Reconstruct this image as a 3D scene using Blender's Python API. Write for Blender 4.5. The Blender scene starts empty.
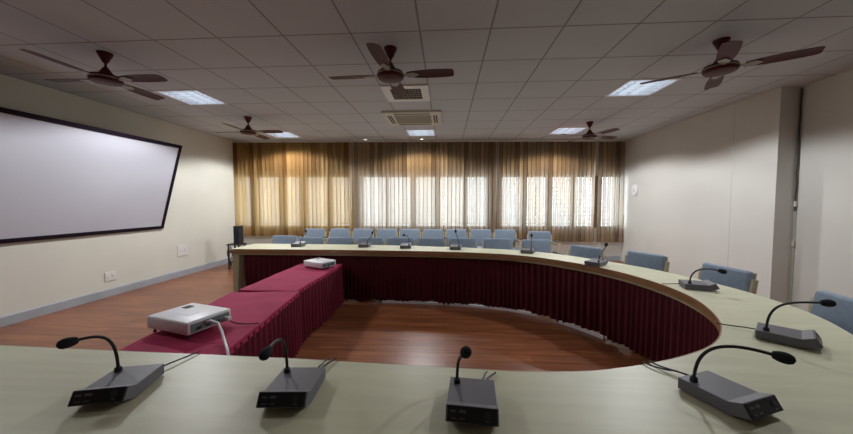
import bpy, bmesh, math, random
from mathutils import Vector, Matrix

random.seed(7)
SC = bpy.context.scene
COL = SC.collection
R = math.radians
CEIL = 2.8725

# ------------------------------------------------------------------ helpers
def node_mat(name, base=(.5, .5, .5), rough=.5, metal=0.0, spec=.5, bump=0.0, bscale=60.0, var=0.0, vscale=6.0,
             emit=None, estr=0.0, stretch=(1, 1, 1)):
    m = bpy.data.materials.new(name); m.use_nodes = True
    nt = m.node_tree; b = nt.nodes['Principled BSDF']
    b.inputs['Base Color'].default_value = (*base, 1)
    b.inputs['Roughness'].default_value = rough
    b.inputs['Metallic'].default_value = metal
    b.inputs['Specular IOR Level'].default_value = spec
    tc = nt.nodes.new('ShaderNodeTexCoord')
    mp = nt.nodes.new('ShaderNodeMapping'); mp.inputs['Scale'].default_value = stretch
    nt.links.new(tc.outputs['Object'], mp.inputs['Vector'])
    if var > 0:
        n = nt.nodes.new('ShaderNodeTexNoise'); n.inputs['Scale'].default_value = vscale
        n.inputs['Detail'].default_value = 5
        nt.links.new(mp.outputs['Vector'], n.inputs['Vector'])
        cr = nt.nodes.new('ShaderNodeValToRGB')
        cr.color_ramp.elements[0].position = .3; cr.color_ramp.elements[1].position = .7
        cr.color_ramp.elements[0].color = (*[c * (1 - var) for c in base], 1)
        cr.color_ramp.elements[1].color = (*[min(1, c * (1 + var)) for c in base], 1)
        nt.links.new(n.outputs['Fac'], cr.inputs['Fac'])
        nt.links.new(cr.outputs['Color'], b.inputs['Base Color'])
    if bump > 0:
        n2 = nt.nodes.new('ShaderNodeTexNoise'); n2.inputs['Scale'].default_value = bscale
        n2.inputs['Detail'].default_value = 4
        nt.links.new(mp.outputs['Vector'], n2.inputs['Vector'])
        bp = nt.nodes.new('ShaderNodeBump'); bp.inputs['Strength'].default_value = bump
        bp.inputs['Distance'].default_value = .01
        nt.links.new(n2.outputs['Fac'], bp.inputs['Height'])
        nt.links.new(bp.outputs['Normal'], b.inputs['Normal'])
    if emit:
        b.inputs['Emission Color'].default_value = (*emit, 1)
        b.inputs['Emission Strength'].default_value = estr
    return m

class MB:
    """collects shapes and links them as one mesh object"""
    def __init__(self): self.bm = bmesh.new()
    def poly(self, pts, faces):
        vs = [self.bm.verts.new(p) for p in pts]
        for f in faces:
            try: self.bm.faces.new([vs[i] for i in f])
            except ValueError: pass
        return vs
    def box(self, lo, hi, M=None, bev=0.0, seg=2):
        x0, y0, z0 = lo; x1, y1, z1 = hi
        b = bmesh.new()
        vs = [b.verts.new(p) for p in [(x0,y0,z0),(x1,y0,z0),(x1,y1,z0),(x0,y1,z0),(x0,y0,z1),(x1,y0,z1),(x1,y1,z1),(x0,y1,z1)]]
        for f in [(3,2,1,0),(4,5,6,7),(0,1,5,4),(1,2,6,5),(2,3,7,6),(3,0,4,7)]: b.faces.new([vs[i] for i in f])
        if bev > 0:
            bmesh.ops.bevel(b, geom=b.edges[:], offset=bev, segments=seg, profile=.5, affect='EDGES')
        self._merge(b, M); return self
    def _merge(self, b, M=None):
        b.verts.index_update()
        vs = [self.bm.verts.new((M @ v.co) if M else v.co) for v in b.verts]
        for f in b.faces:
            try: self.bm.faces.new([vs[v.index] for v in f.verts])
            except ValueError: pass
        b.free()
    def bar(self, a, c, w, t, up=(0, 0, 1), bev=0.0):
        a = Vector(a); c = Vector(c); d = (c - a); L = d.length; d.normalize()
        s = d.cross(Vector(up))
        if s.length < 1e-4: s = d.cross(Vector((0, 1, 0)))
        s.normalize(); u = s.cross(d)
        M = Matrix((( s.x, d.x, u.x, a.x), (s.y, d.y, u.y, a.y), (s.z, d.z, u.z, a.z), (0, 0, 0, 1)))
        return self.box((-w/2, 0, -t/2), (w/2, L, t/2), M, bev)
    def tube(self, pts, r, n=10, cap=True):
        pts = [Vector(p) for p in pts]
        rs = r if isinstance(r, (list, tuple)) else [r] * len(pts)
        rings = []; prev = None
        for i, p in enumerate(pts):
            d = (pts[min(i+1, len(pts)-1)] - pts[max(i-1, 0)]).normalized()
            if prev is None:
                a = d.cross(Vector((0, 0, 1)))
                if a.length < 1e-3: a = d.cross(Vector((1, 0, 0)))
            else:
                a = prev - d * prev.dot(d)
            a.normalize(); prev = a; b = d.cross(a)
            rings.append([self.bm.verts.new(p + (a*math.cos(2*math.pi*k/n) + b*math.sin(2*math.pi*k/n)) * rs[i]) for k in range(n)])
        for i in range(len(rings)-1):
            for k in range(n):
                self.bm.faces.new([rings[i][k], rings[i][(k+1) % n], rings[i+1][(k+1) % n], rings[i+1][k]])
        if cap:
            self.bm.faces.new(rings[0][::-1]); self.bm.faces.new(rings[-1])
        return self
    def lathe(self, prof, n=24, M=None, cap=True):
        rings = []
        for r, z in prof:
            rings.append([self.bm.verts.new((M @ Vector((r*math.cos(2*math.pi*k/n), r*math.sin(2*math.pi*k/n), z))) if M
                                            else (r*math.cos(2*math.pi*k/n), r*math.sin(2*math.pi*k/n), z)) for k in range(n)])
        for i in range(len(rings)-1):
            for k in range(n):
                self.bm.faces.new([rings[i][k], rings[i][(k+1) % n], rings[i+1][(k+1) % n], rings[i+1][k]])
        if cap:
            self.bm.faces.new(rings[0][::-1]); self.bm.faces.new(rings[-1])
        return self
    def prism(self, prof, x0, x1, M=None, bev=0.0):
        """profile in (y, z), extruded along x"""
        b = bmesh.new()
        A = [b.verts.new((x0, y, z)) for y, z in prof]; B = [b.verts.new((x1, y, z)) for y, z in prof]
        n = len(prof)
        b.faces.new(A); b.faces.new(B[::-1])
        for i in range(n): b.faces.new([A[(i+1) % n], A[i], B[i], B[(i+1) % n]])
        bmesh.ops.recalc_face_normals(b, faces=b.faces[:])
        if bev > 0: bmesh.ops.bevel(b, geom=b.edges[:], offset=bev, segments=2, profile=.5, affect='EDGES')
        self._merge(b, M); return self
    def build(self, name, mat, parent=None, smooth=False, angle=40):
        me = bpy.data.meshes.new(name)
        bmesh.ops.recalc_face_normals(self.bm, faces=self.bm.faces[:])
        self.bm.to_mesh(me); self.bm.free()
        me.materials.append(mat)
        if smooth:
            me.polygons.foreach_set('use_smooth', [True] * len(me.polygons))
            try: me.set_sharp_from_angle(angle=R(angle))
            except Exception: pass
        o = bpy.data.objects.new(name, me); COL.objects.link(o)
        if parent is not None: o.parent = parent
        return o

def tag(o, label=None, cat=None, group=None, kind=None):
    if label: o['label'] = label
    if cat: o['category'] = cat
    if group: o['group'] = group
    if kind: o['kind'] = kind
    return o

def thing(name, label, cat, loc=(0, 0, 0), rz=0.0, group=None):
    o = bpy.data.objects.new(name, None); COL.objects.link(o)
    o.location = loc; o.rotation_euler = (0, 0, rz); o.empty_display_size = .1
    return tag(o, label, cat, group)

def struct(o): o['kind'] = 'structure'; return o

def copy_tree(o, parent=None):
    c = o.copy(); COL.objects.link(c)
    if parent is not None: c.parent = parent
    for ch in list(o.children): copy_tree(ch, c)
    return c

def spline(pts, n):
    """Catmull-Rom through 2-D points, n samples at equal arc length"""
    P = [Vector((p[0], p[1], 0)) for p in pts]
    P = [P[0]*2 - P[1]] + P + [P[-1]*2 - P[-2]]
    dense = []
    for i in range(1, len(P)-2):
        for k in range(24):
            t = k / 24; a, b, c, d = P[i-1], P[i], P[i+1], P[i+2]
            dense.append(.5*((2*b) + (c-a)*t + (2*a-5*b+4*c-d)*t*t + (3*b-3*c+d-a)*t**3))
    dense.append(P[-2])
    L = [0]
    for i in range(1, len(dense)): L.append(L[-1] + (dense[i]-dense[i-1]).length)
    out = []; j = 0
    for k in range(n):
        s = L[-1]*k/(n-1)
        while j < len(L)-2 and L[j+1] < s: j += 1
        t = (s-L[j]) / max(1e-9, L[j+1]-L[j])
        out.append(dense[j].lerp(dense[j+1], t))
    return out

def bez(p0, p1, p2, p3, n=14):
    p0, p1, p2, p3 = map(Vector, (p0, p1, p2, p3)); o = []
    for i in range(n):
        t = i/(n-1); s = 1-t
        o.append(p0*s**3 + p1*3*s*s*t + p2*3*s*t*t + p3*t**3)
    return o

# ------------------------------------------------------------------ materials
M = {}
M['wall'] = node_mat('cream_wall_paint', (.64, .625, .545), .6, var=.03, vscale=1.5, bump=.05, bscale=120)
M['wall_pale'] = node_mat('pale_wall_paint', (.60, .59, .55), .55, var=.03, vscale=1.5, bump=.05, bscale=120)
M['skirting'] = node_mat('grey_skirting_paint', (.34, .36, .39), .4, var=.08, vscale=4)
M['laminate'] = node_mat('cream_laminate', (.61, .60, .425), .42, var=.06, vscale=3, stretch=(1, 7, 1), spec=.5)
M['wood_edge'] = node_mat('brown_wood_edge', (.30, .16, .075), .35, var=.25, vscale=8, stretch=(1, 1, 6))
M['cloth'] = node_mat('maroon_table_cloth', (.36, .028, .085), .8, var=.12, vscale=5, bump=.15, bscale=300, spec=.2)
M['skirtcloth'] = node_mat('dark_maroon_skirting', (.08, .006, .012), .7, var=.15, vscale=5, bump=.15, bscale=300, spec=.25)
M['chair_fabric'] = node_mat('blue_grey_fabric', (.25, .31, .39), .85, var=.08, vscale=25, bump=.2, bscale=400, spec=.2)
M['cream_wood'] = node_mat('cream_chair_wood', (.55, .48, .32), .4, var=.1, vscale=6, stretch=(1, 1, .2))
M['pad'] = node_mat('dark_arm_pad', (.03, .03, .035), .5)
M['mic_body'] = node_mat('warm_grey_plastic', (.13, .125, .145), .45, bump=.04, bscale=500)
M['mic_panel'] = node_mat('black_panel', (.012, .012, .017), .3)
M['mark'] = node_mat('pale_printing', (.13, .135, .145), .5)
M['black'] = node_mat('black_rubber', (.012, .012, .014), .5)
M['foam'] = node_mat('black_foam', (.014, .015, .024), .95, bump=.5, bscale=700)
M['fan'] = node_mat('maroon_brown_enamel', (.075, .010, .011), .5, var=.1, spec=.2)
M['silver'] = node_mat('silver_trim', (.30, .28, .23), .45, metal=.5)
M['white_plastic'] = node_mat('white_plastic', (.74, .73, .76), .4, var=.02)
M['plate'] = node_mat('ivory_plate_plastic', (.68, .67, .64), .4)
M['ports'] = node_mat('grey_port_panel', (.16, .22, .22), .4)
M['offwhite'] = node_mat('off_white_panel', (.60, .58, .48), .45)
M['grille'] = node_mat('beige_grille', (.40, .38, .30), .5)
M['dark_slot'] = node_mat('dark_slot', (.03, .03, .028), .7)
M['screen'] = node_mat('projection_fabric', (.54, .54, .60), .85, var=.02, vscale=1.2, spec=.1)
M['screen_border'] = node_mat('black_screen_border', (.014, .008, .016), .8, spec=.1)
M['alu'] = node_mat('pale_aluminium', (.62, .60, .55), .4, metal=.2)
M['frame_brown'] = node_mat('brown_window_frame', (.26, .17, .09), .5)
M['conduit'] = node_mat('dark_cable_sheath', (.05, .04, .04), .5)
M['olive'] = node_mat('olive_cream_panel', (.42, .40, .24), .45, var=.08, vscale=5, stretch=(1, 1, .2))

def emissive(name, col, s):
    m = bpy.data.materials.new(name); m.use_nodes = True
    nt = m.node_tree; nt.nodes.remove(nt.nodes['Principled BSDF'])
    e = nt.nodes.new('ShaderNodeEmission'); e.inputs['Color'].default_value = (*col, 1); e.inputs['Strength'].default_value = s
    nt.links.new(e.outputs[0], nt.nodes['Material Output'].inputs[0]); return m
M['lamp'] = emissive('fluorescent_glow', (.72, .87, 1.0), 3.2)
M['downlamp'] = emissive('downlight_glow', (1.0, .95, .9), 7.0)

def floor_mat():
    m = bpy.data.materials.new('reddish_laminate_planks'); m.use_nodes = True
    nt = m.node_tree; b = nt.nodes['Principled BSDF']; L = nt.links.new
    tc = nt.nodes.new('ShaderNodeTexCoord')
    br = nt.nodes.new('ShaderNodeTexBrick')
    br.inputs['Scale'].default_value = 1.0
    br.inputs['Brick Width'].default_value = 1.25; br.inputs['Row Height'].default_value = .125
    br.inputs['Mortar Size'].default_value = .002; br.inputs['Bias'].default_value = 0
    br.inputs['Color1'].default_value = (.290, .104, .044, 1); br.inputs['Color2'].default_value = (.200, .066, .028, 1)
    br.inputs['Mortar'].default_value = (.05, .018, .01, 1)
    br.offset = .37
    L(tc.outputs['Object'], br.inputs['Vector'])
    mp = nt.nodes.new('ShaderNodeMapping'); mp.inputs['Scale'].default_value = (1.2, 14, 1)
    L(tc.outputs['Object'], mp.inputs['Vector'])
    n = nt.nodes.new('ShaderNodeTexNoise'); n.inputs['Scale'].default_value = 1.6; n.inputs['Detail'].default_value = 7
    L(mp.outputs['Vector'], n.inputs['Vector'])
    cr = nt.nodes.new('ShaderNodeValToRGB')
    cr.color_ramp.elements[0].color = (.60, .58, .56, 1); cr.color_ramp.elements[0].position = .3
    cr.color_ramp.elements[1].color = (1.30, 1.28, 1.25, 1); cr.color_ramp.elements[1].position = .72
    L(n.outputs['Fac'], cr.inputs['Fac'])
    mx = nt.nodes.new('ShaderNodeMixRGB'); mx.blend_type = 'MULTIPLY'; mx.inputs['Fac'].default_value = 1
    L(br.outputs['Color'], mx.inputs[1]); L(cr.outputs['Color'], mx.inputs[2])
    L(mx.outputs[0], b.inputs['Base Color'])
    b.inputs['Roughness'].default_value = .33
    b.inputs['Specular IOR Level'].default_value = .5
    return m
M['floor'] = floor_mat()

def ceiling_mat():
    m = bpy.data.materials.new('grey_tile_ceiling'); m.use_nodes = True
    nt = m.node_tree; b = nt.nodes['Principled BSDF']; L = nt.links.new
    tc = nt.nodes.new('ShaderNodeTexCoord'); sp = nt.nodes.new('ShaderNodeSeparateXYZ')
    L(tc.outputs['Object'], sp.inputs[0])
    def line(sock, off):
        a = nt.nodes.new('ShaderNodeMath'); a.operation = 'SUBTRACT'; a.inputs[1].default_value = off - 60.0
        L(sock, a.inputs[0])
        d = nt.nodes.new('ShaderNodeMath'); d.operation = 'DIVIDE'; d.inputs[1].default_value = .6; L(a.outputs[0], d.inputs[0])
        f = nt.nodes.new('ShaderNodeMath'); f.operation = 'FRACT'; L(d.outputs[0], f.inputs[0])
        s = nt.nodes.new('ShaderNodeMath'); s.operation = 'SUBTRACT'; s.inputs[1].default_value = .5; L(f.outputs[0], s.inputs[0])
        ab = nt.nodes.new('ShaderNodeMath'); ab.operation = 'ABSOLUTE'; L(s.outputs[0], ab.inputs[0])
        g = nt.nodes.new('ShaderNodeMath'); g.operation = 'GREATER_THAN'; g.inputs[1].default_value = .5 - .0135; L(ab.outputs[0], g.inputs[0])
        return g.outputs[0]
    mxm = nt.nodes.new('ShaderNodeMath'); mxm.operation = 'MAXIMUM'
    L(line(sp.outputs['X'], -.227), mxm.inputs[0]); L(line(sp.outputs['Y'], 2.72), mxm.inputs[1])
    n = nt.nodes.new('ShaderNodeTexNoise'); n.inputs['Scale'].default_value = 2.0; n.inputs['Detail'].default_value = 3
    L(tc.outputs['Object'], n.inputs['Vector'])
    cr = nt.nodes.new('ShaderNodeValToRGB')
    cr.color_ramp.elements[0].color = (.50, .53, .56, 1); cr.color_ramp.elements[1].color = (.56, .59, .62, 1)
    L(n.outputs['Fac'], cr.inputs['Fac'])
    mx = nt.nodes.new('ShaderNodeMixRGB'); L(mxm.outputs[0], mx.inputs['Fac']); L(cr.outputs[0], mx.inputs[1])
    mx.inputs[2].default_value = (.27, .27, .27, 1)
    L(mx.outputs[0], b.inputs['Base Color']); b.inputs['Roughness'].default_value = .75
    b.inputs['Specular IOR Level'].default_value = .2
    return m
M['ceiling'] = ceiling_mat()

def blind_mat(name, lo, hi, thin):
    m = bpy.data.materials.new(name); m.use_nodes = True
    nt = m.node_tree; L = nt.links.new
    nt.nodes.remove(nt.nodes['Principled BSDF'])
    out = nt.nodes['Material Output']
    ge = nt.nodes.new('ShaderNodeNewGeometry')
    cr = nt.nodes.new('ShaderNodeValToRGB')
    cr.color_ramp.elements[0].color = (.075, .032, .009, 1); cr.color_ramp.elements[1].color = (.27, .155, .060, 1)
    L(ge.outputs['Random Per Island'], cr.inputs['Fac'])
    d = nt.nodes.new('ShaderNodeBsdfDiffuse'); L(cr.outputs[0], d.inputs['Color'])
    t = nt.nodes.new('ShaderNodeBsdfTranslucent')
    cr2 = nt.nodes.new('ShaderNodeValToRGB')
    cr2.color_ramp.elements[0].color = (*lo, 1); cr2.color_ramp.elements[1].color = (*hi, 1)
    L(ge.outputs['Random Per Island'], cr2.inputs['Fac']); L(cr2.outputs[0], t.inputs['Color'])
    tr = nt.nodes.new('ShaderNodeBsdfTransparent'); tr.inputs['Color'].default_value = (1, .97, .92, 1)
    m1 = nt.nodes.new('ShaderNodeMixShader'); m1.inputs[0].default_value = .30
    L(d.outputs[0], m1.inputs[1]); L(t.outputs[0], m1.inputs[2])
    m2 = nt.nodes.new('ShaderNodeMixShader'); m2.inputs[0].default_value = thin
    L(m1.outputs[0], m2.inputs[1]); L(tr.outputs[0], m2.inputs[2])
    L(m2.outputs[0], out.inputs[0])
    return m
M['blind'] = blind_mat('sheer_golden_brown_blind_fabric', (.58, .50, .39), (.82, .78, .69), .075)
M['slat_edge_shade'] = node_mat('dark_brown_edge_shade', (.045, .020, .008), .8, spec=.1)  # shadow lines between slats, painted as a dark strip on each edge
M['blind_dense'] = blind_mat('dense_golden_brown_blind_fabric', (.60, .40, .17), (.84, .62, .32), .05)

def glass_mat():
    m = bpy.data.materials.new('clear_window_glass'); m.use_nodes = True
    nt = m.node_tree; L = nt.links.new; nt.nodes.remove(nt.nodes['Principled BSDF'])
    tr = nt.nodes.new('ShaderNodeBsdfTransparent'); tr.inputs['Color'].default_value = (.95, .97, .98, 1)
    g = nt.nodes.new('ShaderNodeBsdfGlossy'); g.inputs['Roughness'].default_value = .02
    mx = nt.nodes.new('ShaderNodeMixShader'); mx.inputs[0].default_value = .06
    L(tr.outputs[0], mx.inputs[1]); L(g.outputs[0], mx.inputs[2]); L(mx.outputs[0], nt.nodes['Material Output'].inputs[0])
    return m
M['glass'] = glass_mat()

# ------------------------------------------------------------------ room shell
fl = MB(); fl.box((-5.4, -2.5, -.12), (4.9, 8.2, 0)); struct(fl.build('floor', M['floor']))

# ceiling of square tiles with open cells where the recessed lights sit
lights = [(-3.827, 3.92), (2.173, 3.92), (-3.827, 6.32), (-.827, 6.32), (2.173, 6.32), (-3.827, 1.52), (2.173, 1.52)]  # last two lie out of view, added to brighten the near table
xs = [-.227 + .6*k for k in range(-9, 10)]; ys = [2.72 + .6*k for k in range(-9, 10)]
cb = MB()
vid = {}
def cv(x, y):
    k = (round(x, 3), round(y, 3))
    if k not in vid: vid[k] = cb.bm.verts.new((x, y, CEIL))
    return vid[k]
for x in xs[:-1]:
    for y in ys[:-1]:
        if any(abs(x-a) < .01 and abs(y-c) < .01 for a, c in lights): continue
        cb.bm.faces.new([cv(x, y), cv(x, y+.6), cv(x+.6, y+.6), cv(x+.6, y)])
struct(cb.build('ceiling', M['ceiling']))

w = MB(); w.box((-5.25, -2.4, 0), (-5.05, 7.6, CEIL)); struct(w.build('wall_left', M['wall']))
w = MB(); w.box((-5.25, -2.45, 0), (4.9, -2.25, CEIL)); struct(w.build('wall_front', M['wall']))
# right wall: far stretch, a return with a recess, and the near stretch a little further out
w = MB()
prof = [(4.222, 8.2), (4.222, 4.92), (4.226, 4.915), (4.226, 4.29), (4.465, 4.285), (4.46, 4.22), (4.33, -2.4), (4.9, -2.4), (4.9, 8.2)]
n = len(prof)
A = [w.bm.verts.new((x, y, 0)) for x, y in prof]; B = [w.bm.verts.new((x, y, CEIL)) for x, y in prof]
for i in range(n): w.bm.faces.new([A[i], A[(i+1) % n], B[(i+1) % n], B[i]])
struct(w.build('wall_right', M['wall_pale']))

# back wall, in its own frame: x along the wall, y away from the room
BW = Matrix.Translation((-5.04, 7.17, 0)) @ Matrix.Rotation(R(2.79), 4, 'Z')
Z0, Z1 = .80, 2.05
PANES = [[(.078, .415), (.583, 1.088), (1.232, 1.592), (1.736, 2.215), (2.334, 2.764)],
         [(3.074, 3.622), (3.693, 4.216), (4.335, 4.809), (4.904, 5.448), (5.542, 6.015)],
         [(6.368, 6.815), (6.956, 7.402), (7.543, 7.988), (8.082, 8.503), (8.713, 9.14)]]
PANES = [[(a + (a-5.05)*.02, c + (c-5.05)*.02) for a, c in p] for p in PANES]
w = MB(); y0, y1 = .14, .34
w.box((-.6, y0, 0), (9.9, y1, Z0), BW); w.box((-.6, y0, Z1), (9.9, y1, CEIL + .05), BW)
ed = [-.6]
for p in PANES: ed += [p[0][0], p[-1][1]]
ed.append(9.9)
for i in range(0, len(ed), 2): w.box((ed[i], y0, Z0), (ed[i+1], y1, Z1), BW)
struct(w.build('wall_back', M['wall_pale']))
bwz = R(2.79)
for i, ps in enumerate(PANES):
    e = bpy.data.objects.new('window_%d' % (i+1), None); COL.objects.link(e); struct(e)
    e.location = BW @ Vector((ps[0][0], .15, Z0)); e.rotation_euler = (0, 0, bwz)
    x0 = ps[0][0]; W = ps[-1][1] - x0; H = Z1 - Z0
    f = MB(); f.box((0, 0, 0), (W, .06, .035)); f.box((0, 0, H-.035), (W, .06, H))
    for a, c in zip(ps[:-1], ps[1:]): f.box((a[1]-x0, -.01, .035), (c[0]-x0, .06, H-.035))
    f.build('window_frame', M['frame_brown'], e)
    for a, c in ps:
        g = MB(); g.box((a-x0, .025, .035), (c-x0, .031, H-.035)); g.build('window_pane', M['glass'], e)
    gr = MB()
    for k in range(1, 13): gr.box((0, .075, k*H/13-.007), (W, .087, k*H/13+.007))
    gr.build('window_grille', M['alu'], e)

b = MB(); b.prism([(0, 0), (.018, 0), (.018, .105), (.012, .12), (0, .12)], -2.2, 7.15, Matrix(((0, 1, 0, -5.05), (1, 0, 0, 0), (0, 0, 1, 0), (0, 0, 0, 1))))
struct(b.build('baseboard_left', M['skirting']))
b = MB(); b.box((0, .125, 0), (9.25, .14, .12), BW); struct(b.build('baseboard_back', M['skirting']))

# ------------------------------------------------------------------ vertical blinds
def blind(u0, u1, zb, label, fabric='blind', cover=.512, turn=(3, 12)):
    t = thing('vertical_blind', label, 'blind', BW @ Vector((u0, 0, zb)), bwz, 'vertical blinds along the window wall')
    W = u1-u0; H = CEIL-.045-zb
    h = MB(); h.box((0, -.03, H), (W, .03, H+.042), bev=.004); h.build('headrail', M['alu'], t)
    s = MB(); x = .0
    nsl = max(2, round(W/.098)); pitch = W/nsl
    for k in range(nsl):
        cx = pitch*(k+.5); ang = R(random.uniform(*turn)); hw = pitch*cover
        if random.random() < .10: ang = R(random.uniform(turn[1]+4, turn[1]+9))
        pr = []
        for q in (-1, -.55, -.1, .4, .82, 1):
            bow = .018*(1-q*q)
            lx = q*hw; pr.append((cx + lx*math.cos(ang) - bow*math.sin(ang), lx*math.sin(ang) + bow*math.cos(ang)))
        pts = []; dz = random.uniform(-.004, .004)
        for px, py in pr: pts += [(px, py, dz), (px, py, H)]
        vs_ = [s.bm.verts.new(p) for p in pts]
        for j in range(5):
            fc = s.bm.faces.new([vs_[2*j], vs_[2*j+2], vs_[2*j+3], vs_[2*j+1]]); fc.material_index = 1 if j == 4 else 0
    so = s.build('fabric_slats', M[fabric], t, smooth=True); so.data.materials.append(M['slat_edge_shade'])
    c = MB(); c.tube([(W-.03, -.035, H), (W-.03, -.035, H*.28)], .004, 6); c.build('pull_cord', M['white_plastic'], t)
blind(-.007, 2.836, .605, 'brown vertical blind at the left end, next to the white screen', 'blind_dense', .497, (8, 20))
blind(2.862, 6.250, .54, 'widest brown vertical blind, in the middle of the window wall')
blind(6.276, 8.545, .475, 'brown vertical blind right of the middle one, beside the narrow one')
blind(8.608, 9.235, .465, 'narrow brown vertical blind at the right end by the side wall')

# ------------------------------------------------------------------ ceiling lights, air conditioner, vent
def ceiling_light(x, y, label):
    t = thing('ceiling_light', label, 'ceiling light', (x+.3, y+.3, CEIL), 0, 'square recessed fluorescent ceiling lights')
    f = MB()
    for a, c in [((-.3, -.3), (.3, -.27)), ((-.3, .27), (.3, .3)), ((-.3, -.27), (-.27, .27)), ((.27, -.27), (.3, .27))]:
        f.box((*a, -.006), (*c, .0)); 
    # reflector box above the tile
    f.poly([(-.27, -.27, 0), (.27, -.27, 0), (.27, .27, 0), (-.27, .27, 0), (-.27, -.27, .10), (.27, -.27, .10), (.27, .27, .10), (-.27, .27, .10)],
           [(0, 1, 5, 4), (1, 2, 6, 5), (2, 3, 7, 6), (3, 0, 4, 7), (4, 5, 6, 7)])
    f.build('housing', M['white_plastic'], t)
    l = MB(); l.box((-.235, -.255, .072), (.235, .255, .086)); l.build('light_panel', M['lamp'], t)
    v = MB()
    for k in range(-2, 3): v.box((-.27, k*.09-.003, .012), (.27, k*.09+.003, .05))
    for k in (-1, 0, 1): v.box((k*.15-.003, -.27, .012), (k*.15+.003, .27, .05))
    v.build('louvre', M['white_plastic'], t)
LL = ['square ceiling light by the left wall, right of the leftmost fan',
      'square ceiling light on the right, left of the large right-hand fan',
      'square ceiling light near the left blinds, beside the small left fan',
      'square ceiling light in the middle, behind the air conditioner panel',
      'square ceiling light near the right blinds, beside the small right fan',
      'added unseen ceiling light overhead on the left, brightening the near table',
      'added unseen ceiling light overhead on the right, brightening the near table']
for (x, y), lb in zip(lights, LL): ceiling_light(x, y, lb)

# lamps of the lights (their louvres keep the beam downwards)
for i, (x, y) in enumerate(lights):
    ld = bpy.data.lights.new('fluorescent_lamp', 'SPOT'); ld.spot_size = R(152); ld.spot_blend = .22; ld.shadow_soft_size = .09
    ld.energy = 185 if y > 5 else 150 if y > 3 else 60; ld.color = (.95, .97, 1.0)
    lo = bpy.data.objects.new('fluorescent_lamp', ld); COL.objects.link(lo)
    lo.location = (x+.3, y+.3, CEIL-.095)

t = thing('air_conditioner', 'cream ceiling cassette air conditioner panel with side slots', 'air conditioner', (-.56, 5.43, CEIL))
p = MB()
for a, c in [((-.48, -.42), (.48, -.27)), ((-.48, .27), (.48, .42)), ((-.48, -.27), (-.31, .27)), ((.31, -.27), (.48, .27))]:
    p.box((*a, -.035), (*c, 0))
p.build('panel', M['offwhite'], t)
g = MB(); g.box((-.31, -.27, -.03), (.31, .27, -.018))
for k in range(16): g.box((-.30, -.255+k*.033, -.034), (.30, -.240+k*.033, -.03))
g.build('intake_grille', M['grille'], t)
for a, c in [((-.29, -.36), (.29, -.315)), ((-.29, .315), (.29, .36)), ((-.41, -.25), (-.385, .25)), ((-.37, -.25), (-.345, .25)), ((.385, -.25), (.41, .25)), ((.345, -.25), (.37, .25))]:
    s = MB(); s.box((*a, -.0375), (*c, -.033)); s.build('air_slot', M['dark_slot'], t)

t = thing('ceiling_vent', 'square white ceiling vent with dark grille behind the middle fan', 'vent', (-.527, 4.22, CEIL))
p = MB()
for a, c in [((-.3, -.3), (.3, -.2)), ((-.3, .2), (.3, .3)), ((-.3, -.2), (-.2, .2)), ((.2, -.2), (.3, .2))]: p.box((*a, -.018), (*c, 0))
p.build('frame', M['white_plastic'], t)
p = MB(); p.box((-.2, -.2, -.004), (.2, .2, -.001)); p.build('backing', M['dark_slot'], t)
g = MB()
for k in range(11): g.box((-.2+k*.04-.003, -.2, -.015), (-.2+k*.04+.003, .2, -.004))
for k in range(6): g.box((-.2, -.2+k*.08-.003, -.015), (.2, -.2+k*.08+.003, -.004))
g.build('grille', M['grille'], t)

def downlight(x, y, label):
    t = thing('downlight', label, 'ceiling light', (x, y, CEIL), 0, 'small downlights in front of the blinds')
    r = MB(); r.lathe([(.055, 0), (.055, -.014), (.042, -.02), (.036, -.012)], 20, cap=False); r.build('rim', M['white_plastic'], t, True)
    l = MB(); l.lathe([(.002, -.012), (.036, -.012), (.036, -.008), (.002, -.006)], 20); l.build('lamp', M['downlamp'], t)
downlight(-1.86, 7.18, 'small round bright downlight above the left blind')
downlight(-.56, 7.22, 'small round bright downlight above the middle blind')

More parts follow.
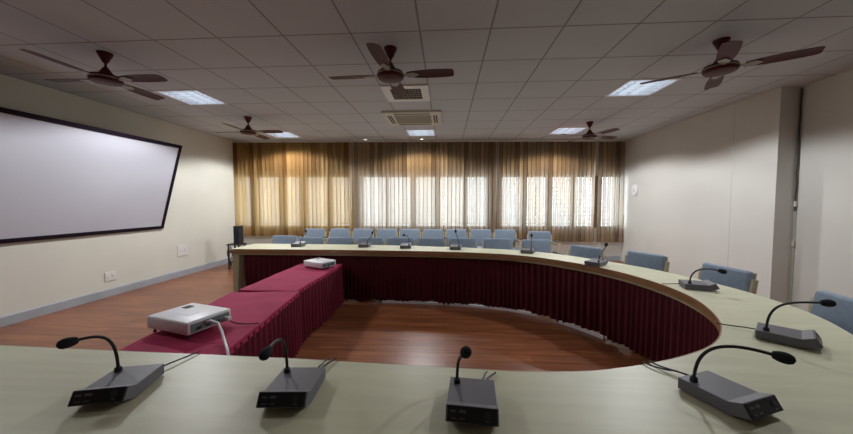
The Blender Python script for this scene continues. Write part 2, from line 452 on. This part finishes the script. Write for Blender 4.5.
# ------------------------------------------------------------------ ceiling fans
def make_fan():
    t = thing('ceiling_fan', '', 'ceiling fan', (0, 0, CEIL), 0, 'maroon ceiling fans')
    c = MB(); c.lathe([(.062, 0), (.060, -.012), (.030, -.075), (.018, -.098), (.012, -.10)], 24); c.build('canopy', M['fan'], t, True)
    c = MB(); c.lathe([(.010, -.095), (.010, -.18)], 12); c.build('downrod', M['fan'], t, True)
    c = MB(); c.lathe([(.012, -.132), (.024, -.147), (.060, -.205), (.072, -.223)], 24); c.build('lower_canopy', M['fan'], t, True)
    c = MB(); c.lathe([(.06, -.218), (.118, -.226), (.128, -.242), (.128, -.266), (.115, -.284), (.07, -.294), (.01, -.296)], 32); mo = c.build('motor', M['fan'], t, True)
    c = MB(); c.lathe([(.129, -.246), (.1305, -.249), (.1305, -.255), (.129, -.258)], 32, cap=False); c.build('trim_ring', M['silver'], mo, True)
    for k in range(4):
        Mr = Matrix.Rotation(k*math.pi/2, 4, 'Z') @ Matrix.Translation((0, 0, -.254)) @ Matrix.Rotation(R(-10), 4, 'X')
        bl = MB()
        xs_ = [.16, .22, .30, .40, .50, .57, .592, .60]; hw = [.042, .053, .062, .066, .064, .059, .050, .032]
        top = []; bot = []
        for x, h in zip(xs_, hw):
            top.append([bl.bm.verts.new(Mr @ Vector((x, q*h, .004*(1-q*q)+.003))) for q in (-1, -.5, 0, .5, 1)])
            bot.append([bl.bm.verts.new(Mr @ Vector((x, q*h, .004*(1-q*q)-.001))) for q in (-1, -.5, 0, .5, 1)])
        for i in range(len(xs_)-1):
            for j in range(4):
                bl.bm.faces.new([top[i][j], top[i+1][j], top[i+1][j+1], top[i][j+1]])
                bl.bm.faces.new([bot[i][j], bot[i][j+1], bot[i+1][j+1], bot[i+1][j]])
            for j, s in ((0, 1), (4, -1)):
                bl.bm.faces.new([top[i][j], bot[i][j], bot[i+1][j], top[i+1][j]])
        for i in (0, -1):
            for j in range(4): bl.bm.faces.new([top[i][j], top[i][j+1], bot[i][j+1], bot[i][j]])
        bo = bl.build('blade', M['fan'], t, True)
        br = MB()
        br.box((.10, -.022, -.006), (.19, .022, -.001), Mr, bev=.002)
        br.poly([Mr @ Vector(q) for q in [(.17, -.034, -.0062), (.22, -.042, -.0062), (.275, 0, -.0052), (.22, .042, -.0062), (.17, .034, -.0062),
                                          (.17, -.034, -.001), (.22, -.042, -.001), (.275, 0, -.001), (.22, .042, -.001), (.17, .034, -.001)]],
                [(4, 3, 2, 1, 0), (5, 6, 7, 8, 9), (0, 1, 6, 5), (1, 2, 7, 6), (2, 3, 8, 7), (3, 4, 9, 8), (4, 0, 5, 9)])
        br.build('blade_bracket', M['silver'], bo)
    return t
FANS = [(-3.33, 2.92, 0, 'maroon ceiling fan on the left, above the white screen'),
        (-.53, 3.00, -3, 'maroon ceiling fan in the middle, in front of the ceiling vent'),
        (2.47, 3.04, -33, 'maroon ceiling fan on the right, near the notch in the wall'),
        (-3.39, 5.22, 0, 'small far maroon fan at the left, by the left blind'),
        (2.61, 5.93, 20, 'small far maroon fan at the right, by the right blinds')]
fan0 = make_fan()
for i, (x, y, a, lb) in enumerate(FANS):
    o = fan0 if i == 0 else copy_tree(fan0)
    o.location = (x, y, CEIL); o.rotation_euler = (0, 0, R(a)); o['label'] = lb

# ------------------------------------------------------------------ conference table
INNER = [(-3.06, 1.33), (-2.1, 1.30), (-1.22, 1.275), (-.64, 1.262), (-.10, 1.238), (.33, 1.222), (.612, 1.248), (.895, 1.332), (1.14, 1.444),
         (1.31, 1.56), (1.464, 1.72), (1.58, 1.89), (1.69, 2.13), (1.745, 2.36), (1.755, 2.60), (1.725, 2.83), (1.66, 3.07), (1.545, 3.31),
         (1.39, 3.53), (1.225, 3.72), (1.036, 3.88), (.80, 4.01), (.473, 4.105), (.10, 4.17), (-.35, 4.215), (-.95, 4.235), (-1.5, 4.25), (-2.2, 4.25), (-3.06, 4.235)]
OUTER = [(-3.06, .72), (-1.2, .70), (-.1, .70), (.55, .72), (1.05, .80), (1.45, .98), (1.78, 1.26), (2.04, 1.66), (2.19, 1.98), (2.24, 2.33),
         (2.21, 2.68), (2.09, 3.12), (1.93, 3.45), (1.74, 3.72), (1.52, 3.99), (1.27, 4.22), (.92, 4.40), (.49, 4.53), (0, 4.63), (-.7, 4.735), (-1.5, 4.79), (-2.33, 4.81), (-3.06, 4.81)]
N = 220
IN = spline(INNER, N); OU = spline(OUTER, N)
tab = thing('conference_table', 'large horseshoe conference table with cream top and brown inner edge', 'table', (0, 0, 0))
tp = MB()
for zt, flip in ((.75, False), (.71, True)):
    a = [tp.bm.verts.new((p.x, p.y, zt)) for p in IN]; c = [tp.bm.verts.new((p.x, p.y, zt)) for p in OU]
    for i in range(N-1): tp.bm.faces.new([a[i], a[i+1], c[i+1], c[i]])
    if zt == .75: ta, tc_ = a, c
    else: ba, bc = a, c
for i in range(N-1):
    tp.bm.faces.new([ta[i], ta[i+1], ba[i+1], ba[i]]); tp.bm.faces.new([tc_[i], tc_[i+1], bc[i+1], bc[i]])
for i in (0, N-1): tp.bm.faces.new([ta[i], tc_[i], bc[i], ba[i]])
tp.build('worktop', M['laminate'], tab)

def normals(P):
    out = []
    for i in range(len(P)):
        d = (P[min(i+1, len(P)-1)] - P[max(i-1, 0)]).normalized(); out.append(Vector((d.y, -d.x, 0)))
    return out       # to the right of travel = away from the middle
IN_N = normals(IN)
# travelling near-left to far-left anticlockwise: the right-hand side is the outside
eb = MB()
for i in range(N-1):
    q = []
    for j in (i, i+1):
        p, nn = IN[j], IN_N[j]
        q.append([(p - nn*.006).to_tuple(), (p + nn*.016).to_tuple()])
    def v(j, s, z): return (q[j][s][0], q[j][s][1], z)
    eb.poly([v(0,0,.7495), v(1,0,.7495), v(1,0,.69), v(0,0,.69), v(0,1,.7495), v(1,1,.7495), v(1,1,.69), v(0,1,.69)], [(0,1,2,3), (7,6,2,3), (0,1,5,4), (4,5,6,7)])
bmesh.ops.remove_doubles(eb.bm, verts=eb.bm.verts[:], dist=.0005)
eb.build('edge_band', M['wood_edge'], tab, True)
eb = MB()
for i in range(N-1):
    p0, p1 = IN[i] + IN_N[i]*.014, IN[i+1] + IN_N[i+1]*.014
    p2, p3 = IN[i] + IN_N[i]*.035, IN[i+1] + IN_N[i+1]*.035
    eb.poly([(p0.x,p0.y,.69), (p1.x,p1.y,.69), (p1.x,p1.y,.665), (p0.x,p0.y,.665), (p2.x,p2.y,.69), (p3.x,p3.y,.69), (p3.x,p3.y,.665), (p2.x,p2.y,.665)],
            [(0,1,2,3), (3,2,6,7), (4,5,6,7)])
bmesh.ops.remove_doubles(eb.bm, verts=eb.bm.verts[:], dist=.0005)
eb.build('apron_strip', M['olive'], tab, True)

for ya, yb in ((4.26, 4.77), (.76, 1.27)):
    e = MB(); e.prism([(-3.055, 0), (-2.995, 0), (-2.955, .71), (-3.055, .71)], ya, yb, Matrix(((0, 1, 0, 0), (1, 0, 0, 0), (0, 0, 1, 0), (0, 0, 0, 1))))
    e.build('end_panel', M['olive'], tab)
for k in (28, 62, 92, 118, 150, 185):
    p, q = IN[k], OU[k]; d = (q-p).normalized()
    s = MB(); s.bar((p + d*.12 + Vector((0, 0, .355))), (q - d*.08 + Vector((0, 0, .355))), .03, .709); s.build('support_panel', M['olive'], tab)

def pleats(P, Nn, ztop, zbot, name, mat, parent, amp=.014, wl=.055, start=.0, side=1.0, hem=.012, flare=.0, rows=8):
    """a gathered cloth hanging along the polyline P"""
    dense = []; acc = 0; L = [0]
    for i in range(1, len(P)): L.append(L[-1] + (P[i]-P[i-1]).length)
    n = int(L[-1]/.011); j = 0; ph = 0; mb = MB(); cols = []
    wlc = wl
    for k in range(n+1):
        s = L[-1]*k/n
        while j < len(P)-2 and L[j+1] < s: j += 1
        t = (s-L[j])/max(1e-9, L[j+1]-L[j]); p = P[j].lerp(P[j+1], t); nn = Nn[j].lerp(Nn[j+1], t).normalized()
        if k % 6 == 0: wlc = wl*random.uniform(.75, 1.35)
        ph += 2*math.pi*.011/wlc
        slow = math.sin(s*5.1+.7)*.4 + math.sin(s*11.3)*.25
        hz = hem*(math.sin(s*9.0) + math.sin(s*21+1))*.5
        c = []
        for r in range(rows+1):
            f = r/rows; z = ztop + (zbot + hz - ztop)*f
            a = amp*(.35 + .65*f)
            off = side*(a*math.sin(ph) + a*slow*f - flare*f*f)
            q = p + nn*off; c.append(mb.bm.verts.new((q.x, q.y, z)))
        cols.append(c)
    for a, c in zip(cols[:-1], cols[1:]):
        for r in range(rows): mb.bm.faces.new([a[r], c[r], c[r+1], a[r+1]])
    return mb.build(name, mat, parent, True, 180)
SK = [p + nn*.055 for p, nn in zip(IN, IN_N)]
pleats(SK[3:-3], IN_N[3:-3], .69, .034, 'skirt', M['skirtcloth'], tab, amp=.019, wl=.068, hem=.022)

# white strip standing in for window light under the far skirt
def hem_light(i0, i1, off, label):
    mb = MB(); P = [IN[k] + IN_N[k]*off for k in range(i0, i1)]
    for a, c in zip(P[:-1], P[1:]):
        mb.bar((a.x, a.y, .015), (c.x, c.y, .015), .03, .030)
    o = mb.build('painted_hem_light', M['white_plastic']); tag(o, label, 'cable trunking', 'pale strips standing in for light under the skirt'); return o

# ------------------------------------------------------------------ red-covered low tables
def covered_table(x0, x1, y0, y1, rot, cx, cy, label, zt=.573):
    t = thing('covered_table', label, 'table', (cx, cy, 0), R(rot), 'low tables under maroon cloth')
    hx, hy = (x1-x0)/2, (y1-y0)/2
    b = MB(); b.box((-hx+.02, -hy+.02, zt-.034), (hx-.02, hy-.02, zt-.006)); b.build('tabletop', M['olive'], t)
    for sx in (-1, 1):
        for sy in (-1, 1):
            l = MB(); l.box((sx*(hx-.07)-.018, sy*(hy-.08)-.018, 0), (sx*(hx-.07)+.018, sy*(hy-.08)+.018, zt-.034)); l.build('leg', M['pad'], t)
    c = MB(); nx, ny = 14, 34; g = []
    for i in range(nx+1):
        row = []
        for j in range(ny+1):
            x = -hx + 2*hx*i/nx; y = -hy + 2*hy*j/ny
            e = min(i, nx-i, j, ny-j)
            z = zt - (.006 if e == 0 else 0) + .0015*math.sin(x*17+y*9) + .001*math.sin(y*23-x*5)
            row.append(c.bm.verts.new((x, y, z)))
        g.append(row)
    for i in range(nx):
        for j in range(ny): c.bm.faces.new([g[i][j], g[i+1][j], g[i+1][j+1], g[i][j+1]])
    ring = [g[i][0] for i in range(nx+1)] + [g[nx][j] for j in range(1, ny+1)] + [g[i][ny] for i in range(nx-1, -1, -1)] + [g[0][j] for j in range(ny-1, 0, -1)]
    low = [c.bm.verts.new((v.co.x*1.012, v.co.y*1.006, zt-.045+.004*math.sin(k*1.7))) for k, v in enumerate(ring)]
    for k in range(len(ring)): c.bm.faces.new([ring[k], low[k], low[(k+1) % len(ring)], ring[(k+1) % len(ring)]])
    c.build('table_cover', M['cloth'], t, True, 60)
    P = []
    seq = [(-hx, -hy), (hx, -hy), (hx, hy), (-hx, hy), (-hx, -hy)]
    for (ax, ay), (bx, by) in zip(seq[:-1], seq[1:]):
        for k in range(30): P.append(Vector((ax+(bx-ax)*k/30, ay+(by-ay)*k/30, 0)))
    P.append(Vector((-hx, -hy, 0)))
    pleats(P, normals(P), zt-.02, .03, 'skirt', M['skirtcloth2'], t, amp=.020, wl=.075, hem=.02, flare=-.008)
    return t
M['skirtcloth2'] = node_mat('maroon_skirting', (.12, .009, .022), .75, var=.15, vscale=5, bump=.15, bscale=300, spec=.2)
covered_table(-.29, .29, -.655, .655, 0, -1.715, 3.522, 'maroon-covered low table reaching the far side, small white projector on it')
covered_table(-.315, .315, -.72, .72, 7, -1.625, 2.12, 'maroon-covered low table nearest the camera, large white projector on it', .570)

# ------------------------------------------------------------------ projectors
def projector(x, y, rz, sx, sy, h, zb, label, lift, big):
    t = thing('projector', label, 'projector', (x, y, zb), R(rz), 'white projectors on the maroon tables')
    z0, z1 = lift, lift + h
    b = MB(); b.box((-sx/2, -sy/2, z0), (sx/2, sy/2, z1), bev=.012, seg=3); body = b.build('body', M['white_plastic'], t, True)
    b = MB(); b.box((sx/2-.004, -sy/2+.02, z0+.012), (sx/2+.003, sy/2-.02, z1-.018)); pp = b.build('port_panel', M['ports'], t)
    for k in range(3):
        q = MB(); q.box((sx/2+.003, -sy*.32+k*.06, z0+.022), (sx/2+.006, -sy*.32+k*.06+.03, z0+.038)); q.build('socket', M['dark_slot'], pp)
    b = MB(); b.box((-sx*.36, sy*.12, z1-.002), (-sx*.22, sy*.30, z1+.003), bev=.002); b.build('lens_dial', M['dark_slot'], t)
    b = MB(); b.box((-sx*.1, -sy*.18, z1-.001), (sx*.18, sy*.1, z1+.0015)); b.build('button_plate', M['white_plastic'], t)
    L = MB(); Mx = Matrix.Translation((-sx*.25, sy/2, z0+h*.5)) @ Matrix.Rotation(R(-90), 4, 'X')
    L.lathe([(.034, -.005), (.034, .012), (.028, .014), (.024, .002)], 20, Mx, cap=True); L.build('lens', M['dark_slot'], t, True)
    for px, py in ((-sx/2+.03, -sy/2+.03), (sx/2-.03, -sy/2+.03), (0, sy/2-.04)):
        f = MB(); f.lathe([(.011, 0), (.011, .006), (.006, .009), (.006, z0+.004)], 12, Matrix.Translation((px, py, 0))); f.build('foot', M['pad'], t, True)
    return t
p1 = projector(-1.705, 1.95, -16, .385, .29, .082, .5735, 'large white projector on the nearer maroon table', .030, True)
bpy.context.view_layer.update()
inv = (Matrix.Translation((-1.705, 1.95, .5735)) @ Matrix.Rotation(R(-16), 4, 'Z')).inverted()
WC = [(-1.545, 1.875, .645), (-1.49, 1.86, .665), (-1.435, 1.85, .655), (-1.38, 1.81, .615), (-1.32, 1.75, .588), (-1.265, 1.69, .584), (-1.225, 1.645, .582), (-1.200, 1.615, .565), (-1.190, 1.60, .50), (-1.185, 1.59, .35)]
c = MB(); c.tube([inv @ Vector(q) for q in WC], .008, 10)
c.build('white_cable', M['white_plastic'], p1, True)
c = MB(); c.tube(bez((.195, .10, .06), (.24, .11, .02), (.30, .15, .006), (.37, .21, .006), 14), .004, 8); c.build('power_cable', M['black'], p1, True)
c = MB(); c.box((.19, .085, .045), (.235, .115, .07), bev=.004); c.build('plug', M['white_plastic'], p1)
p2 = projector(-1.635, 3.93, -27, .33, .25, .075, .5755, 'small white projector at the far end of the maroon table', .014, False)
c = MB(); c.tube(bez((.165, .03, .04), (.22, .02, .03), (.20, -.03, .006), (.26, -.08, .006), 14), .004, 8); c.build('power_cable', M['black'], p2, True)

# ------------------------------------------------------------------ delegate microphones
def make_mic_parts(t, neck, cab):
    b = MB()
    b.prism([(.20, .004), (.20, .044), (.055, .046), (.018, .062), (-.006, .024), (.050, .004)], -.0775, .0775, bev=.0025)
    b.build('base', M['mic_body'], t)
    # slanting front panel
    A = Vector((0, .018, .062)); Bq = Vector((0, -.006, .024)); d = (Bq-A); nrm = Vector((0, -d.z, d.y)); nrm = Vector((0, -.85, .53)) if nrm.length == 0 else nrm.normalized()
    if nrm.y > 0: nrm = -nrm
    Mp = Matrix(((1, 0, 0, 0), (0, -d.normalized().y, nrm.y, (A+Bq).y/2), (0, -d.normalized().z, nrm.z, (A+Bq).z/2), (0, 0, 0, 1)))
    h = d.length/2
    p = MB(); p.box((-.072, -h+.002, 0), (.072, h-.002, .0025), Mp); pa = p.build('front_panel', M['mic_panel'], t)
    for a, c, mm, nm in [((-.064, .004), (-.046, .009), 'mark', 'key'), ((-.038, .003), (-.018, .011), 'mark', 'display'),
                         ((-.060, -.013), (-.044, -.010), 'mark', 'key'), ((-.036, -.013), (-.020, -.010), 'mark', 'key'), ((.040, -.014), (.052, -.011), 'mark', 'key')]:
        q = MB(); q.box((*a, .0025), (*c, .0038), Mp); q.build(nm, M[mm], pa)
    q = MB(); q.lathe([(.010, .002), (.010, .0045), (.008, .005)], 16, Mp @ Matrix.Translation((.045, .003, 0))); q.build('knob', M['pad'], pa, True)
    for sx in (-.055, .055):
        for y in (.07, .18):
            f = MB(); f.lathe([(.008, 0), (.008, .006)], 10, Matrix.Translation((sx, y, 0))); f.build('foot', M['black'], t)
    n_ = MB(); n_.lathe([(.012, .040), (.011, .058), (.007, .062)], 14, Matrix.Translation((-.052, .165, 0))); n_.build('neck_socket', M['black'], t, True)
    n_ = MB(); n_.tube(neck, .0052, 10); n_.build('gooseneck', M['black'], t, True)
    d = (neck[-1]-neck[-2]).normalized()
    ax = d; s = ax.cross(Vector((0, 0, 1))); s = s.normalized() if s.length > .01 else Vector((1, 0, 0)); u = s.cross(ax)
    Mh = Matrix(((s.x, u.x, ax.x, neck[-1].x), (s.y, u.y, ax.y, neck[-1].y), (s.z, u.z, ax.z, neck[-1].z), (0, 0, 0, 1)))
    w_ = MB(); w_.lathe([(.006, -.010), (.011, -.008), (.0155, .003), (.0175, .015), (.0165, .027), (.0115, .036), (.0035, .040)], 20, Mh); w_.build('windscreen', M['foam'], t, True)
    c_ = MB(); c_.tube(cab, .0032, 8)
    c_.build('cable', M['black'], t, True)

def mic(base, head, heading, label, cable_end=(.0, .16), pitch=0, ncab=1):
    """base: foot of the neck, head: the windscreen's centre, heading: direction of the user (degrees)"""
    rz = R(heading+90)
    Rm = Matrix.Rotation(rz, 4, 'Z')
    loc = Vector((base[0], base[1], .75)) - Rm @ Vector((-.052, .165, 0))
    t = thing('microphone_unit', label, 'microphone', loc, rz, 'delegate microphones on the horseshoe table')
    h = Rm.inverted() @ (Vector(head) - loc)
    b0 = Vector((-.052, .165, .045)); hv = h - b0; flat = Vector((hv.x, hv.y, 0))
    dirn = flat.normalized() if flat.length > .01 else Vector((0, -1, 0))
    ax = dirn*math.cos(R(pitch)) + Vector((0, 0, math.sin(R(pitch))))
    tip = h - ax*.02
    rise = max(.05, h.z-b0.z)
    L3 = max(.04, flat.length*.6)
    neck = bez(b0, b0 + Vector((0, 0, rise*(.9 if pitch < 20 else .6))), tip - ax*L3, tip, 18)
    ce = Vector((*cable_end, 0)); st = Vector((.035, .197, .015))
    cab = bez(st, st + Vector((.01, .05, .0)), Vector((ce.x+.02, .2+ce.y*.6, .012)), Vector((ce.x+.05, .2+ce.y, .006)), 12)
    make_mic_parts(t, neck, cab)
    for k in range(1, ncab):
        c_ = MB(); c_.tube([q + Vector((-.022 + .012*math.sin(j*.4), 0, .001*j*(j < 6))) for j, q in enumerate(cab)], .0032, 8); c_.build('cable', M['black'], t, True)
    return t
MICS = [((-1.205, 1.05), (-1.27, .945, .945), -76, 'leftmost microphone unit on the near table, beside the large projector', (.07, .17), -4, 1),
        ((-.580, 1.083), (-.560, .915, .945), -86, 'microphone unit on the near table in front of the maroon skirt corner', (.03, .14), -8, 2),
        ((.040, 1.056), (.062, .935, .962), -95, 'microphone unit in the middle of the near table, facing the camera', (.04, .12), 38, 2),
        ((.864, 1.115), (1.035, .995, .942), -69, 'largest microphone unit at the lower right, neck bent right', (-.04, .17), -8, 2),
        ((1.554, 1.587), (1.765, 1.53, .952), -46, 'microphone unit on the right bend, in front of the rightmost chair', (-.02, .15), 2, 1),
        ((1.868, 2.488), (2.03, 2.395, .908), -20, 'microphone unit on the right bend, in front of the chair by the notch', (-.02, .12), -12, 1),
        ((1.581, 3.311), (1.735, 3.475, .962), 42, 'microphone unit where the far side starts bending, before a lone chair', (0, .06), 45, 1),
        ((1.106, 4.10), (1.160, 4.30, .970), 62, 'far microphone unit in front of the rightmost front-row chair', (0, .06), 50, 1),
        ((.184, 4.369), (.14, 4.52, 1.003), 82, 'far microphone unit in front of the third front-row chair from the right', (0, .05), 65, 1),
        ((-.529, 4.45), (-.62, 4.56, .930), 93, 'far microphone unit in front of the fifth front-row chair, neck leaning left', (0, .05), -10, 1),
        ((-1.159, 4.53), (-1.121, 4.70, .955), 90, 'far microphone unit in front of the fourth front-row chair from the left', (0, .05), 60, 1),
        ((-2.18, 4.53), (-2.17, 4.70, .970), 93, 'leftmost far microphone unit, before the leftmost two front-row chairs', (0, .05), 60, 1)]
for a in MICS: mic(*a)

# ------------------------------------------------------------------ chairs
def make_chair():
    t = thing('armchair', '', 'chair', (0, 0, 0), 0)
    s = MB(); s.box((-.215, -.235, .40), (.215, .20, .475), bev=.022, seg=3); s.build('seat', M['chair_fabric'], t, True)
    b = MB(); Mb = Matrix.Translation((0, .205, .46)) @ Matrix.Rotation(R(-8), 4, 'X')
    b.box((-.217, -.025, 0), (.217, .035, .372), Mb, bev=.026, seg=4); b.build('backrest', M['chair_fabric'], t, True)
    b = MB(); b.box((-.214, .032, -.03), (.214, .048, .364), Mb, bev=.004); b.build('back_panel', M['cream_wood'], t)
    for sx in (-1, 1):
        x = sx*.231
        l = MB(); l.bar((x, -.215, 0), (x, -.215, .648), .045, .026, up=(1, 0, 0), bev=.004); l.build('leg', M['cream_wood'], t)
        l = MB(); l.bar((x, .30, 0), (x, .215, .46), .045, .026, up=(1, 0, 0), bev=.004); l.bar((x, .215, .455), (x, .262, .765), .045, .026, up=(1, 0, 0), bev=.004); l.build('leg', M['cream_wood'], t)
        a = MB(); a.bar((x, -.238, .648), (x, .25, .63), .04, .026, bev=.004); ar = a.build('armrest', M['cream_wood'], t)
        a = MB(); a.bar((x, -.225, .668), (x, .12, .655), .048, .022, bev=.006); a.build('arm_pad', M['pad'], ar)
        a = MB(); a.bar((x, -.215, .385), (x, .235, .385), .03, .04, bev=.003); a.build('side_rail', M['cream_wood'], t)
    a = MB(); a.bar((-.232, 0, .385), (.232, 0, .385), .05, .03); a.build('cross_rail', M['cream_wood'], t)
    return t
ORD = ['leftmost', 'second', 'third', 'fourth', 'fifth', 'sixth', 'seventh', 'eighth', 'rightmost']
FRONT = [(-2.84, 5.06), (-2.279, 4.86), (-1.762, 4.86), (-1.262, 4.86), (-.752, 4.86), (-.241, 4.86), (.267, 4.86), (.832, 4.84), (1.415, 4.72)]
BACKR = [(-2.895, 6.48), (-2.35, 6.53), (-1.834, 6.53), (-1.300, 6.53), (-.785, 6.53), (-.28, 6.53), (.228, 6.53), (.753, 6.53), (1.262, 6.50), (1.883, 6.14)]
ch0 = make_chair(); used = [False]
def chair(x, y, rz, label, group):
    o = copy_tree(ch0) if used[0] else ch0
    used[0] = True
    o.location = (x, y, 0); o.rotation_euler = (0, 0, rz); o['label'] = label; o['group'] = group
for i, (x, y) in enumerate(FRONT):
    lb = ('%s blue-grey chair in the front row behind the far table' % ORD[i]) if i in (0, 8) else '%s blue-grey chair from the left in the front row behind the far table' % ORD[i]
    chair(x, y, 0, lb, 'blue-grey chairs in the front row')
ORB = ORD[:8] + ['ninth', 'rightmost']
for i, (x, y) in enumerate(BACKR):
    lb = ('%s blue-grey chair in the back row under the blinds' % ORB[i]) if i in (0, 9) else '%s blue-grey chair from the left in the back row under the blinds' % ORB[i]
    chair(x, y, 0, lb, 'blue-grey chairs in the back row')
SIDE = [((1.85, 4.26), 32, 'blue-grey chair at the start of the bend, under the right blind'),
        ((2.305, 3.75), 24.5, 'blue-grey chair at the right bend, second from the blinds'),
        ((2.535, 2.985), 7.5, 'blue-grey chair at the right bend, beside the notch in the wall'),
        ((2.46, 2.04), -10, 'blue-grey chair cut off by the right edge, behind a microphone')]
for (x, y), a, lb in SIDE:
    d = Vector((math.cos(R(a)), math.sin(R(a)), 0)); q = Vector((x, y, 0)) - d*.235
    chair(q.x, q.y, R(a-90), lb, 'blue-grey chairs around the right bend')

# ------------------------------------------------------------------ projection screen
t = thing('projection_screen', 'large white projection screen with black border, leaning out from the left wall', 'screen', (-5.0495, 5.24, .955))
tilt = math.atan2(.41, 1.455); Hs = math.hypot(.41, 1.455); Ws = 3.3
Ms = Matrix(((0, 0, 1, 0), (1, 0, 0, -Ws), (0, 1, 0, 0), (0, 0, 0, 1)))       # local x along the wall, y up, z into the room
Ms = Matrix.Rotation(tilt, 4, 'Y') @ Ms
b = MB(); b.box((.05, .045, .012), (Ws-.05, Hs-.05, .02), Ms); b.build('fabric', M['screen'], t)
b = MB()
for a, c in [((0, 0), (Ws, .05)), ((0, Hs-.055), (Ws, Hs)), ((0, .05), (.05, Hs-.055)), ((Ws-.045, .05), (Ws, Hs-.055))]: b.box((*a, .004), (*c, .032), Ms)
b.build('border', M['screen_border'], t)
b = MB(); b.box((.03, .03, .002), (Ws-.03, Hs-.03, .011), Ms); b.build('backing_board', M['skirting'], t)
for yy in (-.5, -Ws+.5):
    b = MB(); b.bar((.0005, yy, Hs*.94), (.37, yy, Hs*.93), .03, .02); b.build('wall_bracket', M['alu'], t)

# ------------------------------------------------------------------ wall fittings
def plate(name, y0, y1, z0, z1, label, cat, n):
    t = thing(name, label, cat, (-5.05, (y0+y1)/2, z0))
    W = (y1-y0)/2; H = z1-z0
    b = MB(); b.box((0, -W, 0), (.012, W, H), bev=.004); b.build('plate', M['plate'], t)
    for k in range(n):
        yy = -W + 2*W*(k+.5)/n
        b = MB(); b.box((.012, yy-.026, H*.5-.03), (.016, yy+.026, H*.5+.03), bev=.002); s = b.build('rocker', M['plate'], t)
        b = MB(); b.box((.0158, yy-.004, H*.5-.012), (.0166, yy+.004, H*.5+.004)); b.build('slot', M['grille'], s)
plate('wall_socket', 4.27, 4.43, .235, .37, 'small white socket low on the left wall, nearer the camera', 'socket', 2)
plate('switch_plate', 5.53, 5.76, .39, .60, 'white switch plate on the left wall below the screen corner', 'switch', 2)

t = thing('wall_sensor', 'small white oval wall fitting near the right end of the blinds', 'wall fitting', (4.222, 7.27, 1.68))
b = MB(); Mo = Matrix.Rotation(R(-90), 4, 'Y') @ Matrix.Scale(.78, 4, (0, 1, 0))
b.lathe([(.13, 0), (.13, .018), (.115, .032), (.02, .036)], 28, Mo); b.build('cover', M['white_plastic'], t, True)
b = MB(); b.lathe([(.045, .034), (.045, .040), (.03, .042)], 20, Mo); b.build('sensor_disc', M['alu'], t, True)

t = thing('cable_conduit', 'dark cable running down the wall beside the pale notch', 'cable', (4.443, 4.265, 0))
pts = []
for k in range(30):
    z = .05 + k*(CEIL-.08)/29; pts.append((.0015*math.sin(k*1.3), .002*math.cos(k*2.1), z))
c = MB(); c.tube(pts[13:], .009, 8); c.build('sheath', M['conduit'], t, True)
c = MB(); c.tube(pts[:14], .006, 8); c.build('bare_wire', M['grille'], t, True)
for z, m in ((.85, 'alu'), (1.36, 'alu')):
    c = MB(); c.lathe([(.014, z), (.014, z+.07)], 12); c.build('clip', M[m], t, True)

# ------------------------------------------------------------------ loudspeaker in the far left corner
t = thing('speaker_stand', 'dark stand in the far left corner under the black loudspeaker', 'stand', (-4.47, 6.38, 0))
b = MB(); b.box((-.14, -.13, .505), (.14, .13, .53), bev=.004); b.build('shelf', M['pad'], t)
for sx in (-.11, .11):
    for sy in (-.10, .10):
        l = MB(); l.box((sx-.014, sy-.014, 0), (sx+.014, sy+.014, .505)); l.build('leg', M['pad'], t)
b = MB(); b.box((-.12, -.11, .14), (.12, .11, .158)); b.build('lower_shelf', M['pad'], t)
t = thing('loudspeaker', 'black upright loudspeaker in the far left corner beside the blind', 'loudspeaker', (-4.41, 6.36, .53))
b = MB(); b.box((-.058, -.08, 0), (.058, .08, .385), bev=.006); b.build('cabinet', M['black'], t)
b = MB(); b.box((-.05, -.086, .02), (.05, -.08, .36), bev=.002); b.build('front_grille', M['foam'], t)
t = thing('cable_bundle', 'dark tangle of cables hanging beside the corner loudspeaker', 'cables', (-4.75, 6.5, 0))
for k in range(3):
    pts = [(.035*k + .012*math.sin(j*.5+k), .02*math.cos(j*.4+k), .01+(.50-.05*k)*j/15) for j in range(16)]
    c = MB(); c.tube(pts, .008, 8); c.build('cable', M['black'], t, True)

hem_light(137, 178, .060, 'white strip painted as window light under the far maroon skirt')
hem_light(122, 133, .060, 'short white strip painted as window light under the skirt before the bend')

# ------------------------------------------------------------------ daylight, camera, colour
wd = bpy.data.worlds.new('daylight'); SC.world = wd; wd.use_nodes = True
bg = wd.node_tree.nodes['Background']; bg.inputs['Color'].default_value = (.90, .95, 1.0, 1); bg.inputs['Strength'].default_value = 8.8

cam = bpy.data.cameras.new('camera'); co = bpy.data.objects.new('camera', cam); COL.objects.link(co)
cam.sensor_width = 36; cam.lens = 312/853*36; cam.clip_start = .02
co.location = (0, 0, 1.418); co.rotation_euler = (R(90-2.75), 0, R(3.57))
SC.camera = co

vs = SC.view_settings
vs.view_transform = 'Standard'; vs.look = 'None'; vs.gamma = 1; vs.use_curve_mapping = False; vs.exposure = -0.34
SC.cycles.use_denoising = True
SC.cycles.max_bounces = 10; SC.cycles.diffuse_bounces = 6; SC.cycles.transparent_max_bounces = 16
